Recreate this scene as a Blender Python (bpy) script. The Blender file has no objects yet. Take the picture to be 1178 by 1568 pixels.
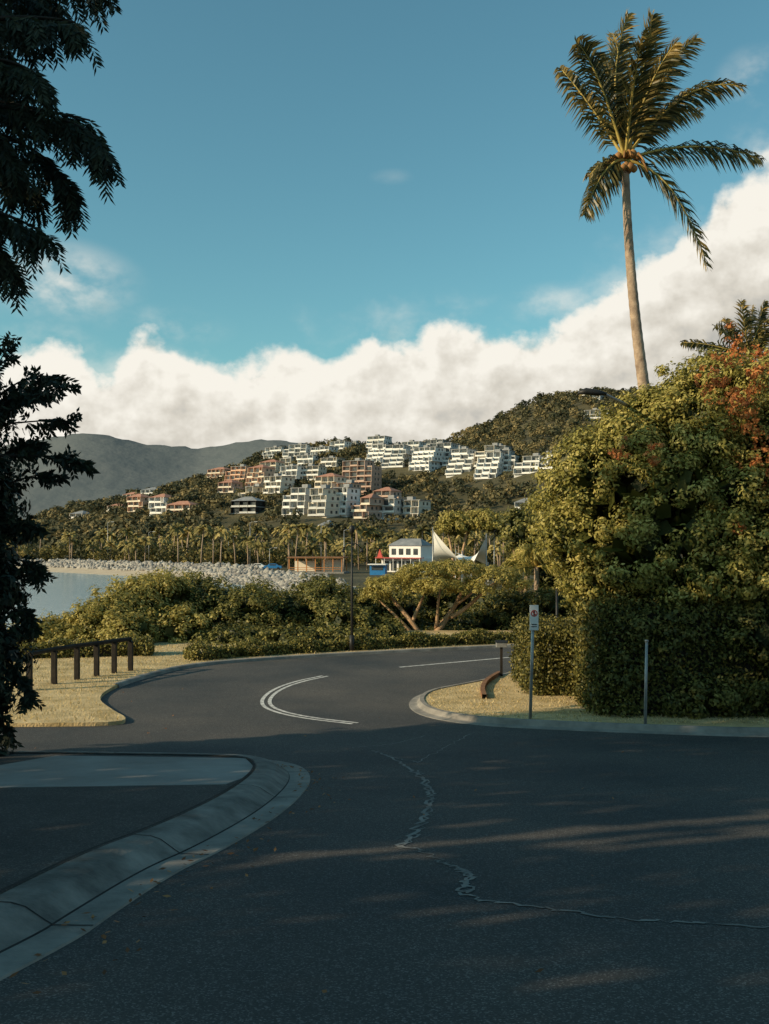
import bpy, bmesh, math, random
import numpy as np
from mathutils import Vector, Matrix
random.seed(7); rng=np.random.default_rng(7)
scene=bpy.context.scene
EYE=3.4; F=1525.0
# ------------------------------------------------------------------ survey helpers (metres, viewpoint at x=0,y=0)
def road_z(y):
    y=np.asarray(y,float); t=(17-y)/1.5
    return 0.1*1.5*np.where(t>20,t,np.log1p(np.exp(np.minimum(t,20))))
def S(u,v,d): return Vector(((u-589)/F*d, d, EYE-(v-830)/F*d))
def G(u,v,h=0.0):
    k=(v-830)/F; lo,hi=1.0,80.0
    for _ in range(50):
        m=(lo+hi)/2
        if EYE-k*m>float(road_z(m))+h: lo=m
        else: hi=m
    return ((u-589)/F*lo, lo)
# ------------------------------------------------------------------ materials
def new_mat(name):
    m=bpy.data.materials.new(name); m.use_nodes=True; nt=m.node_tree; nt.nodes.clear()
    out=nt.nodes.new('ShaderNodeOutputMaterial'); return m,nt,out
def nd(nt,t,**kw):
    n=nt.nodes.new(t)
    for k,v in kw.items():
        if k in n.inputs: n.inputs[k].default_value=v
        else: setattr(n,k,v)
    return n
def ramp(nt,fac,stops):
    r=nt.nodes.new('ShaderNodeValToRGB'); e=r.color_ramp.elements
    while len(e)<len(stops): e.new(0.5)
    for i,(p,c) in enumerate(stops): e[i].position=p; e[i].color=(*c,1)
    nt.links.new(fac,r.inputs[0]); return r.outputs[0]
def surf(name,c1,c2,scale=3.0,rough=0.8,bump=0.2,bscale=None,detail=4,spec=0.3,dist=0.02,metal=0,speck=None):
    m,nt,out=new_mat(name); L=nt.links.new
    tc=nd(nt,'ShaderNodeTexCoord'); b=nd(nt,'ShaderNodeBsdfPrincipled')
    n=nd(nt,'ShaderNodeTexNoise',Scale=scale,Detail=detail,Roughness=0.6); L(tc.outputs['Object'],n.inputs['Vector'])
    col=ramp(nt,n.outputs[0],[(0.3,c1),(0.7,c2)])
    if speck:
        v=nd(nt,'ShaderNodeTexVoronoi',Scale=speck[0]); L(tc.outputs['Object'],v.inputs['Vector'])
        sc=nd(nt,'ShaderNodeSeparateColor'); L(v.outputs['Color'],sc.inputs[0])
        f=ramp(nt,sc.outputs[0],[(0.0,(0.7,)*3),(0.75,(1,)*3),(1.0,(speck[1],)*3)])
        mx=nd(nt,'ShaderNodeMix',data_type='RGBA',blend_type='MULTIPLY'); mx.inputs[0].default_value=1
        L(col,mx.inputs[6]); L(f,mx.inputs[7]); col=mx.outputs[2]
    L(col,b.inputs['Base Color']); b.inputs['Roughness'].default_value=rough
    b.inputs['Specular IOR Level'].default_value=spec; b.inputs['Metallic'].default_value=metal
    if bump>0:
        n2=nd(nt,'ShaderNodeTexNoise',Scale=bscale or scale*8,Detail=3); L(tc.outputs['Object'],n2.inputs['Vector'])
        bp=nd(nt,'ShaderNodeBump',Strength=bump,Distance=dist); L(n2.outputs[0],bp.inputs['Height']); L(bp.outputs[0],b.inputs['Normal'])
    L(b.outputs[0],out.inputs[0]); return m
def leafmat(name,dark,mid,light,trans=0.3,rough=0.5,spec=0.25):
    m,nt,out=new_mat(name); L=nt.links.new
    a=nd(nt,'ShaderNodeAttribute',attribute_name='v')
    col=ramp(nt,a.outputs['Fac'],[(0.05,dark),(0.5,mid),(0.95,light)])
    b=nd(nt,'ShaderNodeBsdfPrincipled',Roughness=rough); b.inputs['Specular IOR Level'].default_value=spec; L(col,b.inputs['Base Color'])
    t=nd(nt,'ShaderNodeBsdfTranslucent'); L(col,t.inputs[0]); mx=nd(nt,'ShaderNodeMixShader'); mx.inputs[0].default_value=trans
    L(b.outputs[0],mx.inputs[1]); L(t.outputs[0],mx.inputs[2]); L(mx.outputs[0],out.inputs[0]); return m

M={}
M['asphalt']=surf('asphalt',(0.036,0.040,0.043),(0.092,0.083,0.075),0.3,0.85,0.5,90,detail=6,spec=0.25,dist=0.008,speck=(110,2.6))
M['asphaltold']=surf('old_asphalt',(0.045,0.044,0.044),(0.085,0.08,0.074),0.8,0.9,0.5,90,spec=0.2,dist=0.008,speck=(90,2.0))
M['conc']=surf('concrete',(0.16,0.15,0.135),(0.32,0.295,0.26),2.5,0.9,0.3,40)
M['concd']=surf('concrete_worn',(0.06,0.06,0.056),(0.29,0.27,0.24),2.2,0.9,0.5,30,detail=7)
M['path']=surf('path_concrete',(0.21,0.20,0.185),(0.33,0.32,0.30),1.2,0.9,0.15,60,detail=7)
M['seal']=surf('crack_seal',(0.10,0.10,0.095),(0.27,0.26,0.24),3,0.8,0.2)
M['dark']=surf('joint_dark',(0.01,0.01,0.01),(0.03,0.03,0.03),6,0.9,0)
M['paint']=surf('road_paint',(0.3,0.29,0.28),(0.8,0.78,0.74),9,0.7,0.1)
M['drygrass']=surf('dry_grass',(0.34,0.25,0.11),(0.7,0.53,0.29),1.6,0.95,0.8,25,detail=7,dist=0.05)
M['soil']=surf('ground_soil',(0.04,0.04,0.02),(0.12,0.1,0.05),0.05,0.95,0.6,1.2,dist=0.5)
M['sand']=surf('sand',(0.42,0.34,0.25),(0.55,0.46,0.34),0.2,0.9,0.2)
M['bark']=surf('bark',(0.07,0.05,0.035),(0.2,0.14,0.09),3,0.9,0.6,20)
M['barklit']=surf('sunlit_bark',(0.28,0.17,0.09),(0.55,0.36,0.21),3,0.8,0.5,18)  # golden sunlight on the limbs put into the bark colour
M['palmbark']=surf('palm_bark',(0.20,0.14,0.10),(0.46,0.34,0.24),4,0.85,0.6,14)
M['blackmetal']=surf('black_metal',(0.012,0.012,0.012),(0.03,0.03,0.03),4,0.5,0)
M['galv']=surf('galvanised_steel',(0.25,0.25,0.25),(0.4,0.4,0.39),8,0.45,0.05,metal=0.5)
M['wood']=surf('dark_timber',(0.012,0.010,0.008),(0.035,0.027,0.02),6,0.8,0.4)
M['brownwood']=surf('brown_timber',(0.15,0.07,0.03),(0.28,0.14,0.07),5,0.8,0.3)
M['white']=surf('white_paint',(0.68,0.66,0.62),(0.84,0.82,0.78),0.15,0.6,0)
M['cream']=surf('cream_render',(0.62,0.54,0.42),(0.76,0.67,0.54),0.15,0.8,0)
M['peach']=surf('peach_render',(0.64,0.38,0.25),(0.76,0.5,0.35),0.15,0.8,0)
M['pink']=surf('pink_render',(0.44,0.29,0.22),(0.56,0.4,0.31),0.15,0.8,0)
M['grey']=surf('grey_render',(0.44,0.44,0.42),(0.6,0.59,0.56),0.15,0.8,0)
M['glass']=surf('window_glass',(0.015,0.02,0.022),(0.10,0.11,0.11),0.35,0.2,0,spec=0.4)
M['roofgrey']=surf('roof_metal',(0.16,0.17,0.18),(0.30,0.3,0.3),0.5,0.6,0)
M['roofred']=surf('terracotta_roof',(0.32,0.15,0.10),(0.46,0.24,0.17),0.8,0.8,0.2)
M['red']=surf('red_paint',(0.42,0.05,0.04),(0.5,0.08,0.06),2,0.5,0)
M['blue']=surf('blue_paint',(0.02,0.14,0.35),(0.03,0.2,0.45),2,0.5,0)
M['orange']=surf('orange_timber',(0.4,0.16,0.05),(0.5,0.22,0.08),2,0.6,0)
M['coco']=surf('coconut_husk',(0.2,0.09,0.03),(0.4,0.2,0.06),4,0.6,0)
M['rock']=surf('rock',(0.15,0.14,0.13),(0.46,0.43,0.38),0.35,0.9,0.5,2)
M['far']=surf('hazy_forest',(0.115,0.135,0.145),(0.145,0.16,0.165),0.006,1,0.2,0.03,dist=20,spec=0)  # aerial haze put into the base colour of the far hill
M['rubber']=surf('rubber',(0.01,0.01,0.01),(0.02,0.02,0.02),2,0.8,0)
M['sail']=surf('sail_fabric',(0.74,0.72,0.68),(0.82,0.8,0.76),1,0.7,0)
M['leaf_bush']=leafmat('leaf_bush',(0.055,0.06,0.012),(0.30,0.265,0.06),(0.68,0.56,0.19),0.3,0.5)
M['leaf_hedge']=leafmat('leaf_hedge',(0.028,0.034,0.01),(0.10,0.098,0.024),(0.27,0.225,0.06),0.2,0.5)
M['leaf_shaded']=leafmat('leaf_shaded',(0.008,0.014,0.010),(0.018,0.028,0.017),(0.042,0.052,0.026),0.12,0.5,0.2)  # near-black leaves: shade on the left trees put into their colour
M['leaf_mid']=leafmat('leaf_mid',(0.03,0.038,0.010),(0.14,0.135,0.034),(0.42,0.345,0.1),0.3,0.5)
M['leaf_gold']=leafmat('leaf_gold',(0.10,0.09,0.018),(0.36,0.30,0.075),(0.66,0.53,0.18),0.35,0.5)
M['leaf_palm']=leafmat('leaf_palm',(0.02,0.028,0.012),(0.07,0.072,0.026),(0.42,0.28,0.08),0.35,0.35)
M['leaf_far']=leafmat('leaf_far',(0.028,0.034,0.017),(0.10,0.092,0.042),(0.28,0.21,0.09),0.2,0.7)
M['leaf_townpalm']=leafmat('leaf_townpalm',(0.045,0.048,0.018),(0.22,0.18,0.055),(0.52,0.40,0.15),0.3,0.6)
M['flower']=leafmat('bougainvillea',(0.3,0.08,0.03),(0.56,0.2,0.06),(0.66,0.34,0.12),0.35,0.6)
M['dryleaf']=leafmat('dry_leaf',(0.12,0.05,0.02),(0.25,0.1,0.04),(0.4,0.2,0.08),0.1,0.7)
M['blade']=leafmat('grass_blades',(0.32,0.25,0.10),(0.6,0.45,0.2),(0.76,0.6,0.34),0.3,0.7)
M['stem']=surf('palm_stem',(0.25,0.2,0.05),(0.5,0.36,0.1),3,0.5,0)
# ------------------------------------------------------------------ mesh helpers
def mesh_obj(name,V,Fc,mats,mi=None,attr=None,smooth=False,parent=None):
    me=bpy.data.meshes.new(name)
    V=np.asarray(V,dtype=np.float32)
    if isinstance(Fc,np.ndarray):
        k=Fc.shape[1]; n=len(Fc)
        me.vertices.add(len(V)); me.vertices.foreach_set('co',V.ravel())
        me.loops.add(n*k); me.loops.foreach_set('vertex_index',Fc.astype(np.int32).ravel())
        me.polygons.add(n); me.polygons.foreach_set('loop_start',np.arange(0,n*k,k,dtype=np.int32))
        me.polygons.foreach_set('loop_total',np.full(n,k,dtype=np.int32))
    else:
        me.from_pydata([tuple(map(float,v)) for v in V],[],Fc)
    for m in (mats if isinstance(mats,list) else [mats]): me.materials.append(M[m])
    if mi is not None: me.polygons.foreach_set('material_index',np.asarray(mi,dtype=np.int32))
    if smooth: me.polygons.foreach_set('use_smooth',np.ones(len(me.polygons),dtype=bool))
    if attr is not None:
        a=me.attributes.new('v','FLOAT','POINT'); a.data.foreach_set('value',np.asarray(attr,dtype=np.float32))
    me.update(calc_edges=True)
    if not isinstance(Fc,np.ndarray): me.validate()
    o=bpy.data.objects.new(name,me); scene.collection.objects.link(o)
    if parent: o.parent=parent
    return o
def empty(name,loc=(0,0,0),rz=0):
    e=bpy.data.objects.new(name,None); e.location=loc; e.rotation_euler=(0,0,rz); e.empty_display_size=0.3
    scene.collection.objects.link(e); return e
class Boxes:
    def __init__(s): s.V=[];s.F=[]
    def add(s,x0,x1,y0,y1,z0,z1):
        b=len(s.V); s.V+=[(x0,y0,z0),(x1,y0,z0),(x1,y1,z0),(x0,y1,z0),(x0,y0,z1),(x1,y0,z1),(x1,y1,z1),(x0,y1,z1)]
        s.F+=[(b,b+3,b+2,b+1),(b+4,b+5,b+6,b+7),(b,b+1,b+5,b+4),(b+1,b+2,b+6,b+5),(b+2,b+3,b+7,b+6),(b+3,b,b+4,b+7)]
    def obj(s,name,mat,parent=None,bevel=0):
        o=mesh_obj(name,s.V,s.F,mat,parent=parent)
        if bevel:
            md=o.modifiers.new('b','BEVEL'); md.width=bevel; md.segments=2
        return o
def tube(P,R,seg=8):
    P=[Vector(p) for p in P]; V=[];Fc=[]; n=len(P)
    for i,p in enumerate(P):
        t=(P[min(i+1,n-1)]-P[max(i-1,0)]).normalized()
        a=t.cross(Vector((0,1,0.01)));
        if a.length<0.05: a=t.cross(Vector((1,0,0)))
        a.normalize(); b=t.cross(a)
        for k in range(seg):
            th=2*math.pi*k/seg; V.append(p+(a*math.cos(th)+b*math.sin(th))*R[i])
    for i in range(n-1):
        for k in range(seg):
            k2=(k+1)%seg; Fc.append((i*seg+k,i*seg+k2,(i+1)*seg+k2,(i+1)*seg+k))
    Fc.append(tuple(range(seg-1,-1,-1))); Fc.append(tuple((n-1)*seg+k for k in range(seg)))
    return V,Fc
class Acc:
    def __init__(s): s.V=[];s.F=[]
    def tube(s,P,R,seg=8):
        V,Fc=tube(P,R,seg); b=len(s.V); s.V+=V; s.F+=[tuple(i+b for i in f) for f in Fc]
    def obj(s,name,mat,parent=None,smooth=True): return mesh_obj(name,s.V,s.F,mat,parent=parent,smooth=smooth)
def bez(P,n):
    P=[Vector(p) for p in P]; out=[]
    for i in range(n+1):
        t=i/n; Q=P[:]
        while len(Q)>1: Q=[Q[j].lerp(Q[j+1],t) for j in range(len(Q)-1)]
        out.append(Q[0])
    return out
def unit(n):
    v=rng.normal(size=(n,3)); return v/np.linalg.norm(v,axis=1,keepdims=True)
def norm(a): return a/np.maximum(np.linalg.norm(a,axis=1,keepdims=True),1e-6)
def leafquads(C,Nn,L,W):
    n=len(C); r=unit(n)
    t=norm(r-Nn*np.sum(r*Nn,axis=1,keepdims=True)); s=np.cross(Nn,t)
    L=np.broadcast_to(np.asarray(L),(n,))[:,None]; W=np.broadcast_to(np.asarray(W),(n,))[:,None]
    V=np.stack([C-t*L/2,C+s*W/2+t*L*0.05,C+t*L/2,C-s*W/2+t*L*0.05],axis=1).reshape(-1,3)
    return V,np.arange(4*n).reshape(n,4)
def crownpts(blobs,nclump,cr,per,zbias=-0.5,rough=0.13):
    B=np.array([[*b[0],*b[1]] for b in blobs],float); A=(B[:,3]*B[:,4]+B[:,3]*B[:,5]+B[:,4]*B[:,5]); p=A/A.sum()
    idx=rng.choice(len(B),nclump,p=p); d=unit(nclump*1); d[:,2]=np.where(d[:,2]<zbias,-d[:,2]*0.8,d[:,2]); d=norm(d)
    f=0.93+rng.normal(size=nclump)*rough*0.6
    c=B[idx,:3]+d*B[idx,3:]*f[:,None]
    keep=np.ones(nclump,bool)
    for j in range(len(B)):
        q=np.linalg.norm((c-B[j,:3])/B[j,3:],axis=1); keep&=~((q<0.72)&(idx!=j))
    c=c[keep]; o=norm(d[keep]*B[idx[keep],3:].mean(axis=1,keepdims=True)/B[idx[keep],3:]); n=len(c)
    r=cr*rng.uniform(0.6,1.3,n)
    cc=np.repeat(c,per,0); oo=np.repeat(o,per,0); rr=np.repeat(r,per)
    ud=unit(n*per); P=cc+ud*(rr*rng.uniform(0,1,n*per)**0.45)[:,None]*np.array([1,1,0.85])
    Nn=norm(ud*0.85+oo*0.5+unit(n*per)*0.4+np.array([0,0,0.25]))
    val=np.repeat(rng.uniform(0.15,0.85,n),per)*0.5+rng.uniform(0,1,n*per)*0.5
    return P,Nn,val
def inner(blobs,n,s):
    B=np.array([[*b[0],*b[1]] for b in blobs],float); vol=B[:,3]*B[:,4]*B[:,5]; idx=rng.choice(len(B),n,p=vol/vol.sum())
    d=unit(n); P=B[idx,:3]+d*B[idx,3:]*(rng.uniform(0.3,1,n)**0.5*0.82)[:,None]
    return P,unit(n),np.zeros(n)  # inner leaves all get the darkest tone, crown shade put into colour
def crown(name,blobs,nclump,cr,per,L,W,mat,parent=None,ninner=0,sinner=0.3,zbias=-0.5,rough=0.13,clip=None):
    P,Nn,v=crownpts(blobs,nclump,cr,per,zbias,rough)
    LL=L*rng.uniform(0.6,1.35,len(P)); WW=W*rng.uniform(0.6,1.3,len(P))
    if ninner:
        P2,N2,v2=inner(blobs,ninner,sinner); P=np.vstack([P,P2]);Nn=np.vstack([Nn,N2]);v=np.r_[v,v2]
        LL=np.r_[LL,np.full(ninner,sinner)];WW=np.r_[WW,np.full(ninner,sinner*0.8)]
    if clip is not None:
        k=clip(P); P,Nn,v,LL,WW=P[k],Nn[k],v[k],LL[k],WW[k]
    V,Fc=leafquads(P,Nn,LL,WW)
    return mesh_obj(name,V,Fc,mat,attr=np.repeat(v,4),parent=parent)
def boxleaves(name,fr,n,L,mat,parent=None,jit=0.06):
    Ps=[];Ns=[]
    tot=sum((Vector(b)-Vector(a)).length*(2*h+2*w) for a,b,w,h,z in fr)
    cb=Acc()
    for a,b,w,h,z in fr:
        a=np.array(a,float);b=np.array(b,float);ln=np.linalg.norm(b-a);t=(b-a)/ln;s=np.array([-t[1],t[0]])
        k=int(n*ln*(2*h+2*w)/tot); uu=rng.uniform(-w*0.3,ln+w*0.3,k); per=rng.uniform(0,2*h+2*w,k)
        so=np.where(per<h,-w,np.where(per<h+2*w,per-h-w,w)); zo=np.where(per<h,per,np.where(per<h+2*w,h,2*h+2*w-per))
        nn=np.where((per<h)[:,None],[-s[0],-s[1],0],np.where((per<h+2*w)[:,None],[0,0,1],[s[0],s[1],0]))
        bump=0.06*np.sin(uu*3.1+zo*4)+0.05*np.sin(uu*7.3)+0.04*np.sin(zo*9+uu)
        P=np.c_[a[0]+t[0]*uu+s[0]*so,a[1]+t[1]*uu+s[1]*so,z+zo]+nn*bump[:,None]+rng.normal(size=(k,3))*jit
        ke=int(k*2*w/ln*0.8)+10
        for e,sg in ((a,-1),(b,1)):
            so2=rng.uniform(-w,w,ke); zo2=rng.uniform(0,h,ke)
            P=np.vstack([P,np.c_[e[0]+s[0]*so2+t[0]*sg*w*0.3,e[1]+s[1]*so2+t[1]*sg*w*0.3,z+zo2]+rng.normal(size=(ke,3))*jit])
            nn=np.vstack([nn,np.tile([t[0]*sg,t[1]*sg,0],(ke,1))])
        Ps.append(P);Ns.append(norm(nn*0.7+unit(len(P))*0.8))
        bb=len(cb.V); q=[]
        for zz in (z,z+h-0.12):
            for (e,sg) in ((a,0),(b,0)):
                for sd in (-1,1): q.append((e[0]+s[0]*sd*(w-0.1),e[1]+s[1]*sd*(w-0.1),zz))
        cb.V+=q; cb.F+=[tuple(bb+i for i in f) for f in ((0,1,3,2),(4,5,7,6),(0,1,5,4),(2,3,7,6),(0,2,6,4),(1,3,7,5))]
    P=np.vstack(Ps);Nn=np.vstack(Ns)
    V,Fc=leafquads(P,Nn,L*rng.uniform(0.6,1.3,len(P)),L*0.6)
    o=mesh_obj(name,V,Fc,mat,attr=np.repeat(rng.uniform(0,1,len(P)),4),parent=parent)
    mesh_obj('dark_core',cb.V,cb.F,'wood',parent=parent or o)  # opaque dark box added inside the hedge for its shaded interior
    return o
# ------------------------------------------------------------------ TERRAIN
bay=np.array([(-900,360),(-180,335),(-112,300),(-62,245),(-38,212),(-24,190),(-14,150),(-12,100),(-16,76),(-60,60),(-900,54)],float)
def bay_sdf(x,y):
    d=np.full(x.shape,1e9); ins=np.zeros(x.shape,bool); n=len(bay)
    for i in range(n):
        a=bay[i];b=bay[(i+1)%n]; e=b-a; t=np.clip(((x-a[0])*e[0]+(y-a[1])*e[1])/(e@e),0,1)
        d=np.minimum(d,np.hypot(x-a[0]-t*e[0],y-a[1]-t*e[1]))
        c=((a[1]>y)!=(b[1]>y)); den=(b[1]-a[1]) if b[1]!=a[1] else 1e-9
        ins^=c&(x<(b[0]-a[0])*(y-a[1])/den+a[0])
    return np.where(ins,-d,d)
R=820.0
ru=np.array([-900,-400,40,110,160,240,300,350,400,470,520,620,690,730,770,830,900,960,1010,1100,1250,1600,2200],float)
rv=np.array([825,820,806,786,778,757,734,722,706,692,688,687,678,659,641,616,602,604,596,578,566,600,700],float)
def height(x,y):
    x=np.asarray(x,float);y=np.asarray(y,float)
    s=bay_sdf(x,y)
    shore=np.where(s<0,-5+np.maximum(s*0.12,-4),-5+np.minimum(s*0.13,1.6))
    b=x/np.maximum(y,1.0); Z=np.interp(b*F+589,ru,EYE+(830-rv)/F*R)
    t=np.clip((y-345)/(R-345),0,1); t2=np.where(y>R,np.clip(1-(y-R)/900,0,1),t)
    nz=(np.sin(x*0.035+y*0.02)+np.sin(x*0.081-y*0.05+1)*0.6+np.sin(x*0.02+y*0.11)*0.4)
    hill=(Z+3.5)*t2+nz*2.2*np.clip(t*4,0,1)
    far=shore+np.where(s>0,hill,0)
    near=road_z(y)-0.07
    k=np.clip((y-35)/28,0,1); k=k*k*(3-2*k)
    return near*(1-k)+far*k
gspace=np.geomspace
ys=np.r_[np.arange(-40,80,1.0),gspace(80,6000,230)]
xs=np.r_[-gspace(70,6000,110)[::-1],np.arange(-69,70,1.5),gspace(70.5,6000,110)]
X,Y=np.meshgrid(xs,ys); H=height(X,Y)
nx=len(xs);ny=len(ys); I=np.arange(nx*ny).reshape(ny,nx)
Fc=np.stack([I[:-1,:-1],I[:-1,1:],I[1:,1:],I[1:,:-1]],-1).reshape(-1,4)
cx=X[:-1,:-1].ravel();cy=Y[:-1,:-1].ravel(); sd=bay_sdf(cx,cy)
mi=np.where((sd<9)&(cy>95)&(sd>-40),1,0)
mesh_obj('ground',np.stack([X,Y,H],-1).reshape(-1,3),Fc,['soil','sand'],mi=mi,smooth=True)
m,nt,out=new_mat('sea_water'); b=nd(nt,'ShaderNodeBsdfPrincipled',Roughness=0.15); b.inputs['Base Color'].default_value=(0.17,0.32,0.39,1)
tc=nd(nt,'ShaderNodeTexCoord'); n=nd(nt,'ShaderNodeTexNoise',Scale=0.8,Detail=4); bp=nd(nt,'ShaderNodeBump',Strength=0.5,Distance=0.12)
nt.links.new(tc.outputs['Object'],n.inputs['Vector']);nt.links.new(n.outputs[0],bp.inputs['Height']);nt.links.new(bp.outputs[0],b.inputs['Normal']);nt.links.new(b.outputs[0],out.inputs[0]); M['sea']=m
mesh_obj('sea',[(-9000,40,-5),(9000,40,-5),(9000,9000,-5),(-9000,9000,-5)],[(0,1,2,3)],'sea')
du=np.array([-1500,-300,0,60,110,170,230,300,360,420,520,700,1178,2000],float); dv=np.array([760,700,682,672,665,667,678,681,678,672,690,715,740,770],float)
hx=np.linspace(-3600,3600,420); hy=np.linspace(1900,3300,60); HX,HY=np.meshgrid(hx,hy)
top=EYE+(830-np.interp(HX/HY*F+589,du,dv))/F*2700
tt=np.clip((HY-1900)/800,0,1); tt=np.where(HY>2700,1-(HY-2700)/900,tt)
nz=np.sin(HX*0.011+HY*0.004)*5+np.sin(HX*0.031+1)*2.5+np.sin(HX*0.09+HY*0.07)*1.5+rng.normal(size=HX.shape)*1.0
gul=np.abs(np.sin(HX*0.008+np.sin(HY*0.004)))*12*np.sin(np.pi*np.clip(tt,0,1))
HZ=-8+(top+8)*tt+nz*tt-gul
nx2=len(hx);ny2=len(hy); I=np.arange(nx2*ny2).reshape(ny2,nx2); Fc=np.stack([I[:-1,:-1],I[:-1,1:],I[1:,1:],I[1:,:-1]],-1).reshape(-1,4)
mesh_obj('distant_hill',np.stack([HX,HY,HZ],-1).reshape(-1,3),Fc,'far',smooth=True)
# ------------------------------------------------------------------ ROAD
gx=np.arange(-40,44.1,1.0); gy=np.arange(-14,36.1,0.5); GX,GY=np.meshgrid(gx,gy); I=np.arange(GX.size).reshape(GX.shape)
Fc=np.stack([I[:-1,:-1],I[:-1,1:],I[1:,1:],I[1:,:-1]],-1).reshape(-1,4)
mesh_obj('road',np.stack([GX,GY,road_z(GY)],-1).reshape(-1,3),Fc,'asphalt',smooth=True)
def smooth_poly(P,it=2):
    P=[Vector((p[0],p[1])) for p in P]
    for _ in range(it):
        Q=[P[0]]
        for i in range(len(P)-1):
            a=P[i];b=P[i+1]; Q+= [a*0.75+b*0.25,a*0.25+b*0.75]
        Q.append(P[-1]); P=Q
    return P
def slab(name,poly,h,mat,skirt=0.3):
    bm=bmesh.new(); vs=[bm.verts.new((p[0],p[1],0)) for p in poly]; bm.faces.new(vs)
    y0=min(p[1] for p in poly); y1=max(p[1] for p in poly)
    y=math.ceil(y0)
    while y<min(y1,21):
        bmesh.ops.bisect_plane(bm,geom=bm.verts[:]+bm.edges[:]+bm.faces[:],plane_co=(0,y,0),plane_no=(0,1,0)); y+=0.5
    be=[e for e in bm.edges if e.is_boundary]
    for v in bm.verts: v.co.z=float(road_z(v.co.y))+h
    r=bmesh.ops.extrude_edge_only(bm,edges=be)
    for g in r['geom']:
        if isinstance(g,bmesh.types.BMVert): g.co.z-=skirt
    bmesh.ops.triangulate(bm,faces=bm.faces[:])
    bmesh.ops.recalc_face_normals(bm,faces=bm.faces[:])
    me=bpy.data.meshes.new(name); bm.to_mesh(me); bm.free(); me.materials.append(M[mat])
    o=bpy.data.objects.new(name,me); scene.collection.objects.link(o); return o
def offset(P,d):
    out=[]
    for i in range(len(P)):
        t=(P[min(i+1,len(P)-1)]-P[max(i-1,0)]).normalized(); out.append(P[i]+Vector((-t.y,t.x))*d)
    return out
def sweep(name,P,prof,mats,mi,parent=None):
    rows=[offset(P,o) for o,z in prof]; V=[];Fc=[];k=len(prof);mm=[]
    for i in range(len(P)):
        for j,(o,z) in enumerate(prof):
            p=rows[j][i]; V.append((p.x,p.y,float(road_z(p.y))+z))
    for i in range(len(P)-1):
        for j in range(k-1): Fc.append((i*k+j,i*k+j+1,(i+1)*k+j+1,(i+1)*k+j)); mm.append(mi[j])
    return mesh_obj(name,V,Fc,mats,mi=mm,smooth=False,parent=parent)
def ribbon(name,P,w,z,mat,jag=0,parent=None):
    L=offset(P,w/2);Rr=offset(P,-w/2); V=[];Fc=[]
    for i in range(len(P)):
        j1=random.uniform(-jag,jag);j2=random.uniform(-jag,jag)
        V+=[(L[i].x+j1,L[i].y+j1,float(road_z(L[i].y))+z),(Rr[i].x+j2,Rr[i].y+j2,float(road_z(Rr[i].y))+z)]
        if i: Fc.append((2*i-2,2*i-1,2*i+1,2*i))
    return mesh_obj(name,V,Fc,mat,parent=parent)
def gp(l,h=0.0): return [G(u,v,h) for u,v in l]
kin=smooth_poly([(-3.4,2.2)]+gp([(-60,1402),(0,1370),(140,1302),(225,1272),(330,1224),(382,1190),(394,1172),(380,1160),(340,1157),(200,1155),(60,1153),(-250,1153)],0.13),3)
kprof=[(0.0,0.13),(-0.02,0.142),(-0.17,0.138),(-0.26,0.115),(-0.38,0.04),(-0.42,0.018),(-0.43,0.010),(-0.68,0.014),(-0.70,-0.05)]
kb=sweep('kerb',kin,kprof,['concd','conc','dark'],[0,0,0,0,0,2,1,1])
V=[];Fc=[];acc=0;rows=[offset(kin,o) for o,z in kprof[1:8]]; nxt=1.2
for i in range(1,len(kin)):
    acc+=(kin[i]-kin[i-1]).length
    if acc>nxt:
        acc=0; nxt=random.uniform(1.8,3.2); t=(kin[i]-kin[i-1]).normalized()*0.006
        for j in range(6):
            a,b_=rows[j][i],rows[j+1][i]; b=len(V); z0=kprof[j+1][1]+0.004; z1=kprof[j+2][1]+0.004
            V+=[(a.x-t.x,a.y-t.y,float(road_z(a.y))+z0),(a.x+t.x,a.y+t.y,float(road_z(a.y))+z0),(b_.x+t.x,b_.y+t.y,float(road_z(b_.y))+z1),(b_.x-t.x,b_.y-t.y,float(road_z(b_.y))+z1)]; Fc.append((b,b+1,b+2,b+3))
mesh_obj('kerb_joints',V,Fc,'dark',parent=kb)
slab('pavement',[(p.x,p.y) for p in kin]+[(-30,kin[-1].y),(-30,2.2)],0.125,'asphaltold')
slab('concrete_footpath',[(p[0],p[1]) for p in gp([(85,1157),(376,1161),(388,1173),(378,1189),(345,1201),(0,1206),(-120,1207),(-120,1192)],0.13)],0.131,'path',0.05)
ribbon('pavement_joint',[p+Vector((-0.015,0)) for p in kin],0.03,0.146,'dark',parent=kb)
outer=smooth_poly(gp([(-500,1116),(-100,1114),(60,1113),(165,1112),(200,1107),(172,1092),(148,1074),(170,1056),(225,1037),(300,1019),(450,1008),(620,999),(820,989),(1300,972)]),2)
slab('grass_verge',[(p.x,p.y) for p in outer]+[(45,37.5),(-45,37.5),(-45,outer[0].y)],0.07,'drygrass')
sweep('road_edge_kerb',outer[30:],[(0.12,0.09),(0.02,0.09),(-0.02,0.075),(-0.05,-0.02)],['conc'],[0,0,0])
isl=smooth_poly(gp([(1900,1132),(1200,1129),(960,1121),(760,1112),(690,1104),(645,1093),(632,1077),(650,1063),(705,1053),(748,1044),(775,1035),(830,1026),(1000,1020),(1900,1015)]),2)
slab('grass_island',[(p.x,p.y) for p in offset(isl,-0.18)],0.105,'drygrass')
sweep('island_kerb',isl,[(-0.2,0.11),(-0.19,0.125),(-0.1,0.12),(-0.04,0.03),(0.0,0.02),(0.12,0.008),(0.14,-0.03)],['conc'],[0]*6)
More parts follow.
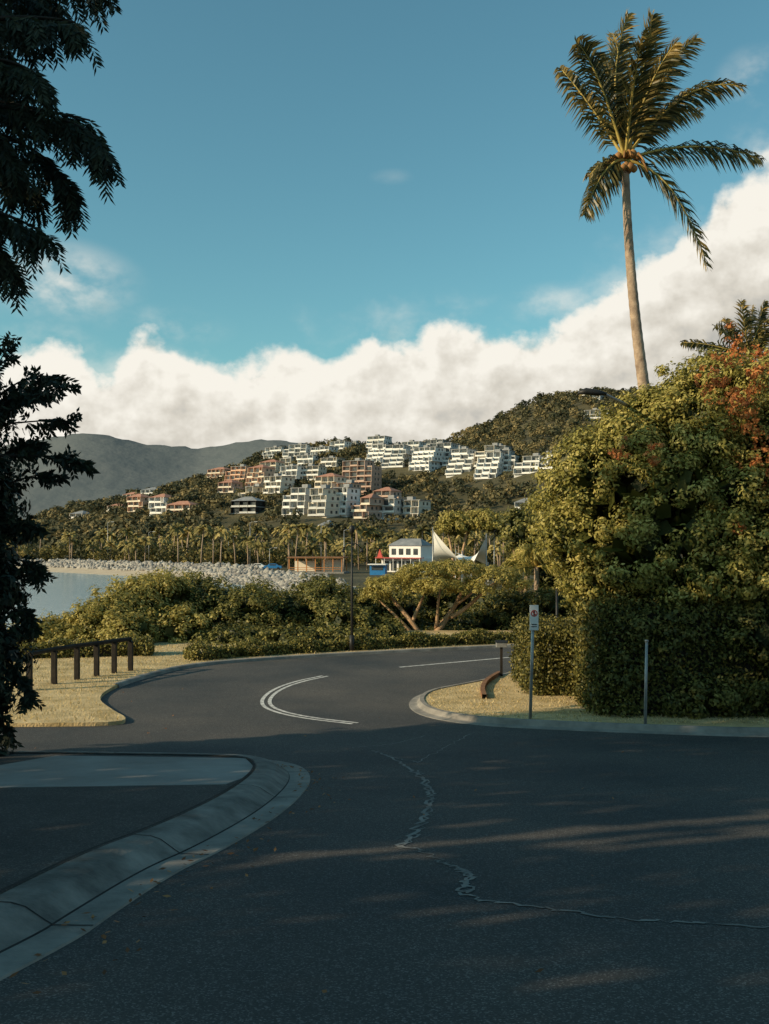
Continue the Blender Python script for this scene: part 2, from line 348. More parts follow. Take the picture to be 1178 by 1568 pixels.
for k,off in ((0,0.0),(1,0.16)):
    pl=smooth_poly(gp([(494,1035),(450,1044),(418,1056),(401,1070),(402,1082),(425,1092),(470,1101),(540,1109)]),3)
    ribbon('road_marking',offset(pl,off),0.08,0.006,'paint')
ribbon('road_marking',smooth_poly(gp([(612,1022),(690,1015),(790,1006)]),2),0.11,0.006,'paint')
ribbon('road_marking',smooth_poly(gp([(835,1001),(900,996),(1000,990)]),2),0.11,0.006,'paint')
def jagline(pts,n=12,amp=0.045):
    P=[Vector(p) for p in gp(pts)]; out=[P[0]]
    for a,b in zip(P,P[1:]):
        for i in range(1,n+1):
            q=a.lerp(b,i/n)
            if i<n: q+=Vector((random.uniform(-amp,amp),random.uniform(-amp,amp)*0.7))
            out.append(q)
    return out
for pts,w in (([(570,1150),(600,1160),(632,1180),(655,1205),(660,1222),(652,1247),(632,1278),(608,1298)],0.04),
              ([(640,1180),(664,1212),(662,1240),(640,1275),(612,1300)],0.024),
              ([(608,1298),(640,1300),(675,1318),(700,1330),(716,1335),(714,1352),(706,1370),(745,1380),(860,1395),(965,1409),(1080,1414),(1250,1425)],0.022),
              ([(600,1160),(640,1168),(690,1140),(720,1125)],0.018),([(540,1145),(600,1140),(650,1127)],0.018),([(700,1330),(725,1345),(714,1368)],0.03)):
    ribbon('road_crack_seal',jagline(pts),w,0.005,'seal',0.009)
LP=[]
for _ in range(240):
    t=random.random(); i=int(t*(len(kin)-1)); p=kin[i]; o=abs(random.gauss(0,0.35))
    LP.append((p.x+0.55+o*0.8,p.y-o,float(road_z(p.y-o))+0.03))
for _ in range(90):
    x=random.uniform(-6,9); y=random.uniform(4,24); LP.append((x,y,float(road_z(y))+0.02+(0.1 if y>18 and x>1 else 0)))
for u,v in ((95,1420),(88,1424),(390,1258),(230,1125),(250,1118)):
    x,y=G(u,v)
    for _ in range(3): LP.append((x+random.uniform(-.05,.05),y,float(road_z(y))+0.03))
LP=np.array(LP); Nn=norm(unit(len(LP))*0.5+np.array([0,0,1])); V,Fc=leafquads(LP,Nn,rng.uniform(0.03,0.07,len(LP)),0.025)
mesh_obj('leaf_litter',V,Fc,'dryleaf',attr=np.repeat(rng.uniform(0,1,len(LP)),4))
def inpoly(P,poly):
    x,y=P[:,0],P[:,1]; ins=np.zeros(len(P),bool); n=len(poly)
    for i in range(n):
        a=poly[i];b=poly[(i+1)%n]; c=((a[1]>y)!=(b[1]>y)); ins^=c&(x<(b[0]-a[0])*(y-a[1])/((b[1]-a[1]) or 1e-9)+a[0])
    return ins
def grass(name,poly,box,n,h,z,mat):
    P=np.c_[rng.uniform(box[0],box[1],n),rng.uniform(box[2],box[3],n)]; P=P[inpoly(P,poly)]; n=len(P)
    hh=h*rng.uniform(0.4,1.4,n)*(0.6+0.6*np.abs(np.sin(P[:,0]*2.1)*np.cos(P[:,1]*1.7))); a=rng.uniform(0,np.pi,n); w=0.012
    dx=np.c_[np.cos(a)*w,np.sin(a)*w,np.zeros(n)]; B=np.c_[P,road_z(P[:,1])+z]; T=B+np.c_[rng.normal(size=(n,2))*0.4*hh[:,None],hh]
    V=np.stack([B-dx,B+dx,T],1).reshape(-1,3); return mesh_obj(name,V,np.arange(3*n).reshape(n,3),mat,attr=np.repeat(rng.uniform(0,1,n),3))
grass('island_grass',[(p.x,p.y) for p in offset(isl,-0.25)],(0.6,14,17.5,26),22000,0.04,0.1,'blade')
grass('verge_grass',[(p.x,p.y) for p in offset(outer,0.1)]+[(45,37),(-45,37),(-45,18)],(-14,10,17,32),30000,0.06,0.065,'blade')
# ------------------------------------------------------------------ RIGHT BUSH
e=empty('flowering_bush',(0,0,0))
def SB(u,v,d,ru_,rv_,rd): p=S(u,v,d); return ((p.x,p.y,p.z),(ru_/F*d,rd,rv_/F*d))
bl=[SB(945,790,21,120,130,2.2),SB(1000,725,21.5,110,110,2.2),SB(1085,680,21.5,120,118,2.4),SB(1175,690,21,125,150,2.5),SB(1050,840,20.3,130,110,2.0),
    SB(1170,850,20,120,130,2.2),SB(1290,720,21,140,190,2.6),SB(925,870,20.5,65,80,1.4),SB(1290,900,20,140,180,2.2),SB(1050,620,22,60,45,1.3),
    SB(890,740,20.6,50,60,1.2),SB(870,820,20.4,45,50,1.1),SB(960,860,19.6,55,50,1.0),SB(1030,760,19.6,60,60,1.1),SB(1100,880,19.2,55,50,1.0),SB(960,690,20.6,55,50,1.1),SB(1120,760,19.4,50,60,1.0),
    SB(1000,640,21,45,40,1.0),SB(900,700,21,35,40,.8),SB(1090,590,21,45,40,1.0),SB(1180,610,20.3,60,60,1.2),SB(1080,690,19.8,45,45,.9)]
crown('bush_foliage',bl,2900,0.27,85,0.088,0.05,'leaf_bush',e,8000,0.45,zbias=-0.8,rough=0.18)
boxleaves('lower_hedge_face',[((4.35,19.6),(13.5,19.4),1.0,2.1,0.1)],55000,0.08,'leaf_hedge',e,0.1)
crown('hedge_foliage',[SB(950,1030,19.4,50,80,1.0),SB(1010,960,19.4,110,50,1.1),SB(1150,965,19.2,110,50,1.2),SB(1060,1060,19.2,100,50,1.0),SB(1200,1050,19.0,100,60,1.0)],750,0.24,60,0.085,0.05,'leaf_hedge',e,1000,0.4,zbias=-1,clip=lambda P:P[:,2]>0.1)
fl=[]
for u,v,r,n in ((1140,640,20,18),(1165,680,22,16),(1150,600,16,5),(1110,565,22,9),(1165,555,22,8),(1172,720,20,7),(1000,690,8,2),(1130,800,12,5),(950,690,7,3),(1145,880,9,4),(1080,585,14,4),(1120,700,12,3)):
    for _ in range(n):
        p=S(u+random.gauss(0,r*0.7),v+random.gauss(0,r*1.1),18.6+random.uniform(0,0.8)); fl.append(((p.x,p.y,p.z),(0.12,0.25,0.2)))
crown('flowers',fl,340,0.1,12,0.07,0.05,'flower',e,zbias=-1)
a=Acc()
for i in range(9):
    x=4.8+i*0.75; a.tube(bez([(x,20.5,0),(x+random.uniform(-.3,.3),20.3,1.5),(x+random.uniform(-.6,.6),20.6,3.2),(x+random.uniform(-1,1),20.8,5.2)],8),[0.09-0.008*j for j in range(9)],6)
a.obj('branches','bark',e)
x0,y0=G(826,1076)
boxleaves('clipped_hedge',[((x0+0.42,y0+0.45),(x0+0.42,y0+3.0),0.5,1.36,0.1),((x0+1.3,y0+0.45),(x0+1.3,y0+3.0),0.5,1.30,0.1)],30000,0.07,'leaf_hedge')
hp=offset(outer,0.9); segs=[]
pp=[p for p in hp if p.y>28.0][:: 2]
for a_,b_ in zip(pp,pp[1:]): segs.append(((a_.x,a_.y),(b_.x,b_.y),0.3,0.3,0.06))
boxleaves('low_hedge',segs,40000,0.08,'leaf_mid',jit=0.04)
p_a=G(-20,1012);p_b=G(225,1006)
boxleaves('low_hedge',[(p_a,p_b,0.35,0.4,0.06)],8000,0.08,'leaf_mid',jit=0.04)
# ------------------------------------------------------------------ PALMS
def frond(P0,P1,P2,n,ll,wind=(0.34,0,-0.05),droop=0.5,w=0.05):
    V=[];Fc=[];at=[]; pts=bez([P0,P1,P2],n); base=random.uniform(0,0.35); roll=random.uniform(-.5,.5)
    for i in range(int(n*0.12),n+1):
        t=i/n; p=pts[i]; tg=(pts[min(i+1,n)]-pts[max(i-1,0)]).normalized()
        ax=Vector((0.15+roll,-1,0.3)); sd=tg.cross(ax).normalized(); nrm=sd.cross(tg)
        L=ll*(math.sin(math.pi*min(1,(t*0.80+0.16)))**0.55)*random.uniform(0.75,1.12)
        for sg in (-1,1):
            d=(sd*sg*0.7+tg*0.8+nrm*random.uniform(-0.5,0.5)+Vector(wind)*0.7).normalized()
            m=p+d*L*0.5+Vector((0,0,-droop*0.12*L)); q=m+(d*0.9+Vector(wind)*0.8+Vector((0,0,-droop*1.3))).normalized()*L*0.5
            wv=(tg*0.8+nrm*random.uniform(-.6,.6)).normalized()*w
            b=len(V); V+=[p-wv*0.5,p+wv*0.5,m+wv*0.6,m-wv*0.6,q]; Fc+=[(b,b+1,b+2,b+3)]; Fc+=[(b+3,b+2,b+4)]; vv=base+random.random()*0.6+(0.25 if t>0.8 else 0); at+=[vv]*5
    return V,Fc,at,pts
def palm(name,crown_c,fr,trunk,tr,n=60,ll=0.8,w=0.06,mat='leaf_palm'):
    e=empty(name); V=[];Fc=[];at=[]; st=Acc()
    for (c1,c2,dr) in fr:
        v,f,a_,pts=frond(crown_c,c1,c2,n,ll*random.uniform(.85,1.1),droop=dr,w=w); b=len(V); V+=v; Fc+=[tuple(i+b for i in q) for q in f]; at+=a_
        st.tube(pts[::6],[0.05*(1-0.8*i/len(pts[::6]))*ll/0.8 for i in range(len(pts[::6]))],5)
    mesh_obj('fronds',V,Fc,mat,attr=at,parent=e)
    st.obj('frond_stems','stem',e)
    t=Acc(); tp=bez(trunk,90); k=len(tp); t.tube(tp,[(tr[0]+(tr[1]-tr[0])*i/k)*(1+0.06*(i%2)) for i in range(k)],12); t.obj('trunk','palmbark',e)
    return e
D=28; C=S(958,245,D)
def fr(c,t,dd,dr): return (S(c[0],c[1],D+dd*0.5),S(t[0],t[1],D+dd),dr)
FR=[fr((925,120),(962,22),0.3,0.15),fr((985,110),(1000,24),-0.6,0.15),fr((915,95),(884,66),-0.8,0.5),fr((900,150),(858,104),0.5,0.8),
    fr((1000,110),(1066,58),0.6,0.3),fr((1045,110),(1136,132),-0.6,0.7),fr((1060,205),(1164,242),0.4,1.0),fr((1035,255),(1084,408),-0.5,0.8),
    fr((925,240),(895,328),-0.8,0.9),fr((925,238),(902,270),1.2,0.9),fr((960,120),(940,52),1.6,0.2),
    fr((1000,160),(1072,170),1.8,0.7),fr((970,110),(985,50),-2.2,0.2),fr((990,120),(1035,66),-1.5,0.3),fr((940,110),(918,84),1.0,0.4)]
pe=palm('coconut_palm',C,FR,[(8.9,D,-0.1),S(1005,760,D),S(985,600,D),S(962,440,D),S(958,255,D)],(0.22,0.105),n=100,ll=0.82,w=0.05)
a=Acc()
for k in range(14):
    c_=C+Vector((random.uniform(-.3,.3),random.uniform(-.3,.3),random.uniform(-.35,.1))); r=random.uniform(.08,.13)
    a.tube([c_+Vector((0,0,z*r)) for z in (-1.15,-.95,-.5,0,.5,.9,1.1)],[0.01,r*.45,r*.9,r,r*.85,r*.4,0.01],9)
a.obj('coconuts','coco',pe)
a=Acc()
for k in range(14):
    th=random.uniform(0,6.28); a.tube(bez([C,C+Vector((math.cos(th)*.35,math.sin(th)*.35,.35)),C+Vector((math.cos(th)*.65,math.sin(th)*.65,-.1-random.random()*.5))],6),[0.028]*7,5)
a.obj('flower_stalks','coco',pe)
D=32; C2=S(1148,548,D)
FR=[fr((1140,500),(1136,462),0,0.3),fr((1160,500),(1172,462),0,0.3),fr((1120,510),(1112,490),0.5,0.3),fr((1100,525),(1045,524),0,0.6),fr((1110,545),(1055,552),0.5,0.6),fr((1175,510),(1215,480),0,0.4),fr((1200,540),(1250,560),0,0.8),fr((1150,500),(1154,470),1.5,0.3),fr((1130,520),(1095,500),-1,0.5),fr((1165,510),(1190,470),-1,0.5)]
palm('small_palm',C2,FR,[(C2.x+0.3,D,0),(C2.x+0.1,D,3),C2],(0.2,0.12),n=55,ll=0.5,w=0.045)
D=42; C3=S(822,868,D)
FR=[fr((822+math.cos(a)*30,868-math.sin(a)*34-16),(822+math.cos(a)*58,878-math.sin(a)*24),math.sin(a*3)*1.2,0.8) for a in np.linspace(-0.3,3.5,13)]
palm('garden_palm',C3,FR,[(C3.x+0.2,D,-1.0),(C3.x,D,0.5),C3],(0.16,0.1),n=40,ll=0.6,w=0.06,mat='leaf_gold')
# ------------------------------------------------------------------ LEFT TREES
def sprays(pts,n,rl,nl,ll,lw,droop):
    V=[];Fc=[];at=[]
    for _ in range(n):
        k=random.random()**0.7*(len(pts)-1); i=int(min(k,len(pts)-2)); p=pts[i].lerp(pts[i+1],k-i)
        tg=(pts[i+1]-pts[i]).normalized()
        d=(tg*0.6+Vector((random.gauss(0,.5),random.gauss(0,.5),random.gauss(0,.3)-droop))).normalized(); L=rl*random.uniform(0.5,1.2); vv=random.random()
        q=p.copy()
        for j in range(nl):
            d=(d+Vector((0,0,-0.13*droop*2))).normalized(); q=q+d*(L/nl)
            sd=d.cross(Vector((random.gauss(0,.2),-1,0.3))).normalized()
            for sg in (-1,1):
                dd=(sd*sg*0.8+d*0.8+Vector((0,random.gauss(0,.35),-0.35))).normalized(); l=ll*random.uniform(0.7,1.2)
                w=dd.cross(Vector((random.gauss(0,.5),1,random.gauss(0,.5)))).normalized()*lw*0.5
                b=len(V); V+=[q,q+dd*l*0.45+w,q+dd*l,q+dd*l*0.45-w]; Fc.append((b,b+1,b+2,b+3)); at+=[vv*0.6+random.random()*0.4]*4
    return V,Fc,at
D=8.5
def T(l,dd=0): return [S(u-2,v-6,D+dd) for u,v in l]
limbs=[([(-260,-40),(-100,-60),(40,-40),(165,-20)],0,90,0.06),([(-200,20),(-60,-10),(30,-30),(80,10)],0.4,80,0.05),([(-260,80),(-80,40),(30,20),(118,40)],-0.3,85,0.06),
       ([(-260,150),(-80,140),(50,170),(140,190)],0.2,90,0.06),([(-40,160),(60,180),(140,185),(165,240)],-0.2,60,0.03),([(-60,190),(40,220),(95,250),(115,310)],0.3,66,0.03),
       ([(-260,230),(-100,230),(-10,250),(50,290)],0.5,85,0.05),([(-160,300),(-60,310),(20,330),(72,365)],0,64,0.04),([(-200,340),(-100,350),(-20,360),(22,412)],0.2,70,0.04),
       ([(-260,100),(-120,160),(-50,220),(-10,330)],0.8,100,0.05),([(-200,-20),(-60,20),(0,90),(20,170)],0.6,100,0.05),([(-100,90),(0,90),(40,100),(70,130)],-0.4,34,0.03),
       ([(-120,60),(-40,60),(0,70),(30,110)],0.2,60,0.03),([(-120,250),(-60,270),(-30,300),(-5,380)],0.1,70,0.03),([(-100,160),(-30,170),(0,200),(20,250)],-0.1,60,0.03),([(-120,-40),(-40,-20),(0,0),(40,50)],0,60,0.03)]
e=empty('overhanging_tree'); V=[];Fc=[];at=[];br=Acc()
for l,dd,n,r in limbs:
    pts=bez(T(l,dd),14); v,f,a_=sprays(pts[2:],n,0.33,9,0.095,0.021,0.5); b=len(V);V+=v;Fc+=[tuple(i+b for i in q) for q in f];at+=a_
    br.tube(pts,[r*(1-0.88*i/14)*0.6+0.004 for i in range(15)],6)
tx=S(-330,0,D).x
br.tube(bez([(tx-0.8,D+0.3,float(road_z(D))),(tx-0.6,D,3.5),(tx-0.2,D,6),(tx+0.1,D,8.6)],12),[0.28-0.012*i for i in range(13)],10)
br.obj('trunk_and_limbs','wood',e); mesh_obj('foliage',V,Fc,'leaf_shaded',attr=at,parent=e)
crown('upper_foliage',[((tx-0.6,D+0.3,8.2),(1.4,2.2,1.6)),((tx-1.8,D,7),(2,2.5,2.4))],500,0.4,40,0.14,0.05,'leaf_shaded',e)
D=14.0
e=empty('roadside_tree')
bl=[SB(-110,680,14,100,110,1.3),SB(-90,830,14,95,120,1.3),SB(-78,980,14,90,110,1.1),SB(-55,620,14,60,55,0.8),SB(-30,760,14,50,50,0.8),SB(-22,900,14,55,50,0.8),SB(-14,1000,14,44,48,0.7),SB(-28,1070,14,45,42,0.6)]
crown('crown',bl,900,0.2,34,0.12,0.05,'leaf_shaded',e,2200,0.3,zbias=-0.9,rough=0.3)
V=[];Fc=[];at=[];br=Acc()
for l,dd,n,r in [([(-60,680),(0,640),(60,590),(112,592)],0,20,0.025),([(-40,640),(10,590),(50,565),(85,580)],0.2,16,0.02),([(-60,700),(20,700),(80,690),(130,710)],-0.2,24,0.025),([(-40,760),(20,740),(50,720),(85,730)],0.1,14,0.02),
                 ([(-40,620),(-10,570),(5,545),(12,530)],0.1,12,0.02),([(-60,800),(0,800),(35,790),(60,810)],0,22,0.02),([(-50,860),(10,850),(40,850),(58,880)],0.2,22,0.02),([(-40,930),(10,920),(30,930),(52,960)],0,20,0.02),([(-40,1010),(0,1000),(30,1020),(48,1075)],0,20,0.02),([(-40,1060),(-10,1080),(8,1100),(10,1128)],0,14,0.015),([(-30,650),(30,650),(70,640),(105,645)],0.3,14,0.02),([(-40,720),(0,700),(30,680),(50,680)],0.3,24,0.02),([(-40,660),(0,620),(30,600),(50,600)],0.3,20,0.02)]:
    pts=bez([S(u,v,D+dd) for u,v in l],10); v,f,a_=sprays(pts[3:],int(n*1.8),0.2,4,0.11,0.045,0.15); b=len(V);V+=v;Fc+=[tuple(i+b for i in q) for q in f];at+=a_
    br.tube(pts,[r*(1-0.8*i/10) for i in range(11)],5)
bx=S(-25,1000,D).x
br.tube(bez([(bx,D,float(road_z(D))),(bx-0.1,D,1.5),(bx-0.4,D,3),(bx-0.6,D,5.2)],12),[0.13-0.006*i for i in range(13)],10)
br.obj('trunk_and_branches','wood',e); mesh_obj('sprigs',V,Fc,'leaf_shaded',attr=at,parent=e)
crown('ground_cover',[((G(20,1165)[0]-0.9,13.7,0.4),(1.0,0.6,0.16))],120,0.12,30,0.09,0.05,'leaf_shaded',None)
# ------------------------------------------------------------------ off-frame shade trees to the left (their shadows lie on the road)
AZ=math.radians(23); EL=math.radians(23); ta=math.tan(AZ)
e=empty('shade_trees')
n=90000; P=np.c_[rng.uniform(-18,-12.5,n),rng.uniform(-30,15.2,n),rng.uniform(1.0,16,n)]
topz=13.6+1.6*np.sin(P[:,1]*0.7)+0.8*np.sin(P[:,1]*1.9+1); endy=10.9+0.4*np.sin(P[:,2]*1.3)+0.2*np.sin(P[:,2]*3.1)+(P[:,0]+15)*ta
k=(P[:,2]<topz)&(P[:,1]<endy)
c=P[:,1]-P[:,0]*ta; gz=(P[:,2]-0.9)/(math.tan(EL)/math.cos(AZ))+P[:,0]
for c0,w,xa,xb in ((8.15,0.16,-1.0,8),(7.72,0.11,1,7),(7.42,0.11,1.5,6),(16.9,0.16,-9,0),(16.3,0.12,-8,-1),(15.6,0.12,-8,-2)):  # slots cut through unseen foliage along sun rays to shape streaks on the road
    k&=~((np.abs(c-c0)<w)&(gz>xa)&(gz<xb))
P=P[k]; V,Fc=leafquads(P,unit(len(P)),0.34,0.28); mesh_obj('foliage',V,Fc,'leaf_mid',attr=np.repeat(rng.uniform(0,1,len(P)),4),parent=e)
a=Acc()
for y in (-26,-20,-14,-8,-2,4,10): a.tube([(-15,y,float(road_z(y))-.1),(-15.1,y,4),(-15,y,11)],[0.3,0.24,0.08],8)
a.obj('trunks','bark',e)
# ------------------------------------------------------------------ MID VEGETATION
def ground_at(x,y): return float(height(np.array([x]),np.array([y]))[0])
def mass(name,items,mat,nper,cr,per,L,W,ninner=300,fd=0.8):
    bls=[SB(i[0],i[1],i[2]*fd,i[3],i[4],i[5]*fd) for i in items]; return crown(name,bls,nper*len(bls),cr,per,L,W,mat,None,ninner*len(bls),0.5,zbias=-0.7,rough=0.24)
mass('shrub_thicket',[(60,985,42,45,35,2),(100,980,43,50,38,2),(150,965,43,45,45,2),(185,955,44,50,52,2),(215,935,46,50,50,2.4),(255,930,47,50,52,2.4),(270,975,43,60,40,2),(235,905,48,28,24,1.5),(190,975,41,40,35,1.5),(130,990,41,60,25,1.5)],'leaf_gold',110,0.28,42,0.12,0.07)
mass('coastal_trees',[(330,950,48,60,55,2.4),(300,925,50,45,45,2),(380,955,47,55,50,2.4),(350,985,42,70,25,2),(430,955,48,50,48,2.2),(450,985,42,60,25,2),(395,930,52,45,35,2),(500,945,49,45,55,2.4),(480,925,52,35,35,2),(520,965,45,40,45,2),(560,970,45,35,35,2),(550,940,52,40,35,2),(590,975,44,30,25,1.5),(495,905,53,22,20,1.5),(600,945,52,50,40,2),(540,985,42,60,20,1.5)],'leaf_mid',110,0.28,42,0.12,0.07)
mass('coastal_trees',[(740,965,47,50,28,2),(790,950,48,50,42,2),(850,955,46,50,50,2),(890,920,47,40,50,2),(860,885,50,45,45,2),(770,935,50,50,35,2),(915,870,46,30,60,2),(700,975,46,60,15,1),(650,935,54,50,45,2),(700,935,54,50,45,2),(660,985,50,60,25,1.5)],'leaf_mid',110,0.28,42,0.12,0.07,fd=0.86)
e=empty('spreading_tree'); D=38.5
br=Acc(); gz=ground_at(S(655,985,D).x,D)
for l,r in (([(655,985),(640,970),(632,950),(612,930),(590,905)],0.15),([(660,985),(668,960),(690,945),(705,920),(712,890)],0.16),([(632,952),(640,930),(650,915),(655,890)],0.08),([(690,945),(715,935),(740,905),(760,890)],0.1),([(668,962),(672,940),(668,915),(680,885)],0.08),([(650,985),(625,965),(612,945),(575,915)],0.1),([(700,925),(730,905),(745,885)],0.06),([(612,930),(600,915),(572,900)],0.05)):
    P=[S(u,v,D+random.uniform(-.5,.5)*(i>0)) for i,(u,v) in enumerate(l)]
    if l[0][1]==985: P[0]=Vector((P[0].x,P[0].y,gz-0.4))
    pts=bez(P,12); br.tube(pts,[r*(1-0.7*i/12) for i in range(13)],7)
br.obj('trunk_and_limbs','barklit',e)
crown('canopy',[SB(i[0],i[1],i[2]*.856,*i[3:]) for i in ((600,898,45,38,14,1.4),(650,880,45,45,16,1.7),(700,875,45.5,50,15,1.9),(755,885,45,40,15,1.5),(670,895,44,35,11,1.3),(575,913,45,22,10,1),(720,903,44,35,10,1.1),(785,895,45,25,10,1.1),(640,905,44,22,7,.9))],1000,0.18,38,0.1,0.05,'leaf_gold',e,zbias=-0.35,rough=0.22)
for nm,items,mat in (('park_tree',[(700,805,150,30,20,4),(740,800,150,30,18,4),(770,805,152,28,18,4)],'leaf_gold'),('park_tree',[(800,810,120,35,28,4),(830,790,125,30,30,4),(815,835,120,35,25,4)],'leaf_mid'),('park_tree',[(870,800,100,40,50,4),(860,850,95,40,35,4)],'leaf_mid')):
    e=empty(nm); crown('crown',[SB(*i) for i in items],320,0.7,36,0.36,0.24,mat,e,600,1.0,rough=0.2)
    a=Acc(); c0=S(*items[0][:3]); g=ground_at(c0.x,c0.y)
    for q in (-.8,.9): a.tube(bez([(c0.x+q*0.3,c0.y,g-0.3),(c0.x+q*.5,c0.y,(g+c0.z)/2),(c0.x+q*2,c0.y,c0.z)],8),[0.35-0.03*i for i in range(9)],7)
    a.obj('trunk','barklit',e)
# ------------------------------------------------------------------ BUILDINGS
foot=[]
def hill_at(u,v,y0=250,y1=1200):
    yy=np.linspace(y0,y1,1500); xx=(u-589)/F*yy; hh=height(xx,yy); ray=EYE-(v-830)/F*yy
    k=np.where(hh>=ray)[0]; i=k[0] if len(k) else len(yy)-1
    return xx[i],yy[i],hh[i]
def apartments(name,u,v,wpx,floors,wall,rot=-22,step=0.6,roof='roofgrey',depth=11,balc='white'):
    x,y,z=hill_at(u,v); w=wpx/F*y; foot.append((x,y,w)); e=empty(name,(x,y,z-1.0),math.radians(rot-8))
    Wl=Boxes();Bc=Boxes();Gl=Boxes();Rf=Boxes(); nb=max(2,round(w/4.5)); bw=w/nb; fh=3.0
    Wl.add(-w/2,w/2,1.2,depth+floors*step,-3,1.5)
    for f in range(floors):
        yo=f*step; z0=1.5+f*fh; ins=(random.choice([0,bw*.5,bw]) if f==floors-1 else random.choice([0,0,bw*.3]))
        xl=-w/2+(ins if random.random()<.5 else 0); xr=w/2-(ins if xl==-w/2 else 0)
        Wl.add(xl,xr,yo+1.6,depth+floors*step-0.003*f,z0+0.22,z0+fh-0.003)
        Bc.add(xl-0.2,xr+0.2,yo,depth+floors*step+0.1,z0,z0+0.22)
        xx=xl
        while xx<xr-0.5:
            x2=min(xx+bw,xr)
            if random.random()<0.6: Bc.add(xx+0.25,x2-0.02,yo+0.02,yo+0.12,z0+0.22,z0+random.choice([.9,1.1]))
            Wl.add(xx,xx+0.22,yo+0.15,yo+1.598,z0+0.22,z0+fh-0.004)
            g0=random.uniform(.4,1.4)
            if x2-xx>2.2: Gl.add(xx+g0,x2-random.uniform(.3,.8),yo+1.5,yo+1.62,z0+0.35,z0+2.45)
            xx=x2
        Wl.add(xr-0.22,xr,yo+0.15,yo+1.597,z0+0.22,z0+fh-0.004)
        for sx in (-1,1):
            ex=xl if sx<0 else xr
            for yy in (4,7.5): Gl.add(ex-0.05,ex+0.05,yo+yy,yo+yy+1.4,z0+1.0,z0+2.3)
        lastx=(xl,xr,yo,z0+fh)
    xl,xr,yo,zt=lastx
    if roof=='roofred' or roof=='hip':
        rm='roofred' if roof=='roofred' else 'roofgrey'
        yb=depth+floors*step+0.5; ym=(yo+yb)/2; xi=min((yb-yo)/2,(xr-xl)/2*0.8)
        V=[(xl-.6,yo+0.3,zt),(xr+.6,yo+0.3,zt),(xr+.6,yb,zt),(xl-.6,yb,zt),(xl+xi,ym,zt+2.2),(xr-xi,ym,zt+2.2)]
        mesh_obj('roof',V,[(0,1,5,4),(1,2,5),(2,3,4,5),(3,0,4),(3,2,1,0)],rm,parent=e)
    else:
        Rf.add(xl-0.5,xr+0.5,yo+0.4,depth+floors*step+0.4,zt,zt+0.3); Rf.add(xl+w*0.3,xl+w*0.3+3,yo+4,yo+7,zt+0.3,zt+1.9); Rf.obj('roof',roof,e)
    Wl.obj('walls',wall,e);Bc.obj('balconies',balc,e);Gl.obj('windows','glass',e)
A='apartment_building'
for args in ((A,415,703,36,3,'white',-25),(A,450,700,40,3,'white',-15),(A,488,704,36,3,'white',-28),(A,515,695,26,3,'white',-20),(A,432,716,30,2,'cream',-20),(A,500,716,34,2,'cream',-20),(A,465,718,30,3,'white',-20),
  (A,328,738,34,3,'peach',-25,0.8,'roofred',11,'cream'),(A,358,742,36,4,'peach',-18,0.8,'roofgrey',11,'peach'),(A,388,748,36,4,'peach',-28,0.8,'roofred',11,'cream'),(A,415,757,34,3,'cream',-25),(A,440,737,36,3,'white',-30),(A,472,737,32,3,'cream',-15),(A,345,756,30,2,'pink',-20,0.5,'roofred',11,'cream'),(A,375,764,30,2,'cream',-28,.5,'roofgrey',11,'cream'),(A,408,735,30,4,'cream',-20,.5,'roofred',11,'cream'),
  (A,495,757,36,3,'cream',-25,0.5,'roofred',11,'cream'),(A,545,756,52,6,'pink',-20,0.3,'roofgrey',11,'pink'),(A,520,768,36,3,'peach',-20,.3,'roofgrey',11,'cream'),(A,570,715,30,5,'white',-25,1.6),(A,600,717,36,5,'grey',-15,1.8),(A,640,722,40,5,'white',-28,1.8),(A,668,715,36,5,'grey',-18,1.6),
  (A,700,728,42,5,'grey',-25,1.8),(A,742,735,36,5,'white',-20,1.8),(A,772,724,32,4,'grey',-15,1),(A,805,727,40,3,'grey',-20,1),(A,835,720,34,3,'white',-25,1),(A,740,716,30,4,'cream',-15,1),
  (A,448,790,40,4,'grey',-20,0.5),(A,484,792,34,4,'cream',-28,0.5,'roofgrey',11,'grey'),(A,515,790,32,4,'white',-20,0.5),(A,550,796,34,3,'pink',-25,0.5,'roofred',11,'cream'),(A,585,797,38,3,'grey',-18,0.5),(A,622,799,40,3,'cream',-22,0.5,'roofgrey',11,'grey'),(A,590,772,46,2,'pink',-22,0.5,'roofred',11,'pink'),
  (A,625,702,30,4,'white',-20,1.2),(A,572,693,30,4,'white',-20,1.2),(A,662,692,30,3,'grey',-20,1.2),(A,540,690,24,2,'cream',-20,1.2),(A,690,704,26,3,'white',-20,1.2),(A,760,700,26,2,'grey',-20,1.2),
  ('townhouse',172,790,36,2,'cream',-22,0.3,'roofred'),('townhouse',205,785,36,3,'peach',-26,0.3,'roofred',9,'cream'),('townhouse',240,788,36,3,'white',-22,0.3,'roofred'),('townhouse',272,792,44,2,'peach',-18,0.3,'roofred',9,'cream'),('townhouse',225,764,34,2,'white',-18,0.3,'hip'),('townhouse',196,770,26,2,'cream',-25,0.3,'roofred'),('townhouse',372,788,44,2,'wood',-15,0.3,'hip',9,'grey'),
  ('townhouse',115,802,26,2,'cream',-20,0.3,'hip'),('hillside_house',903,612,32,2,'white',-20,0.5,'hip'),('hillside_house',955,596,28,2,'grey',-20,0.5),('hillside_house',912,642,36,2,'cream',-20,0.5),('hillside_house',795,782,30,1,'grey',-20,0.5,'hip'),
  ('hillside_house',487,818,26,1,'white',-20,0.3,'hip')):
    apartments(*args)
n=11000; yy=345+rng.uniform(0,1,n)**0.8*560; bb=rng.uniform(-0.62,0.55,n); xx=bb*yy; hh=height(xx,yy); keep=(bay_sdf(xx,yy)>12)
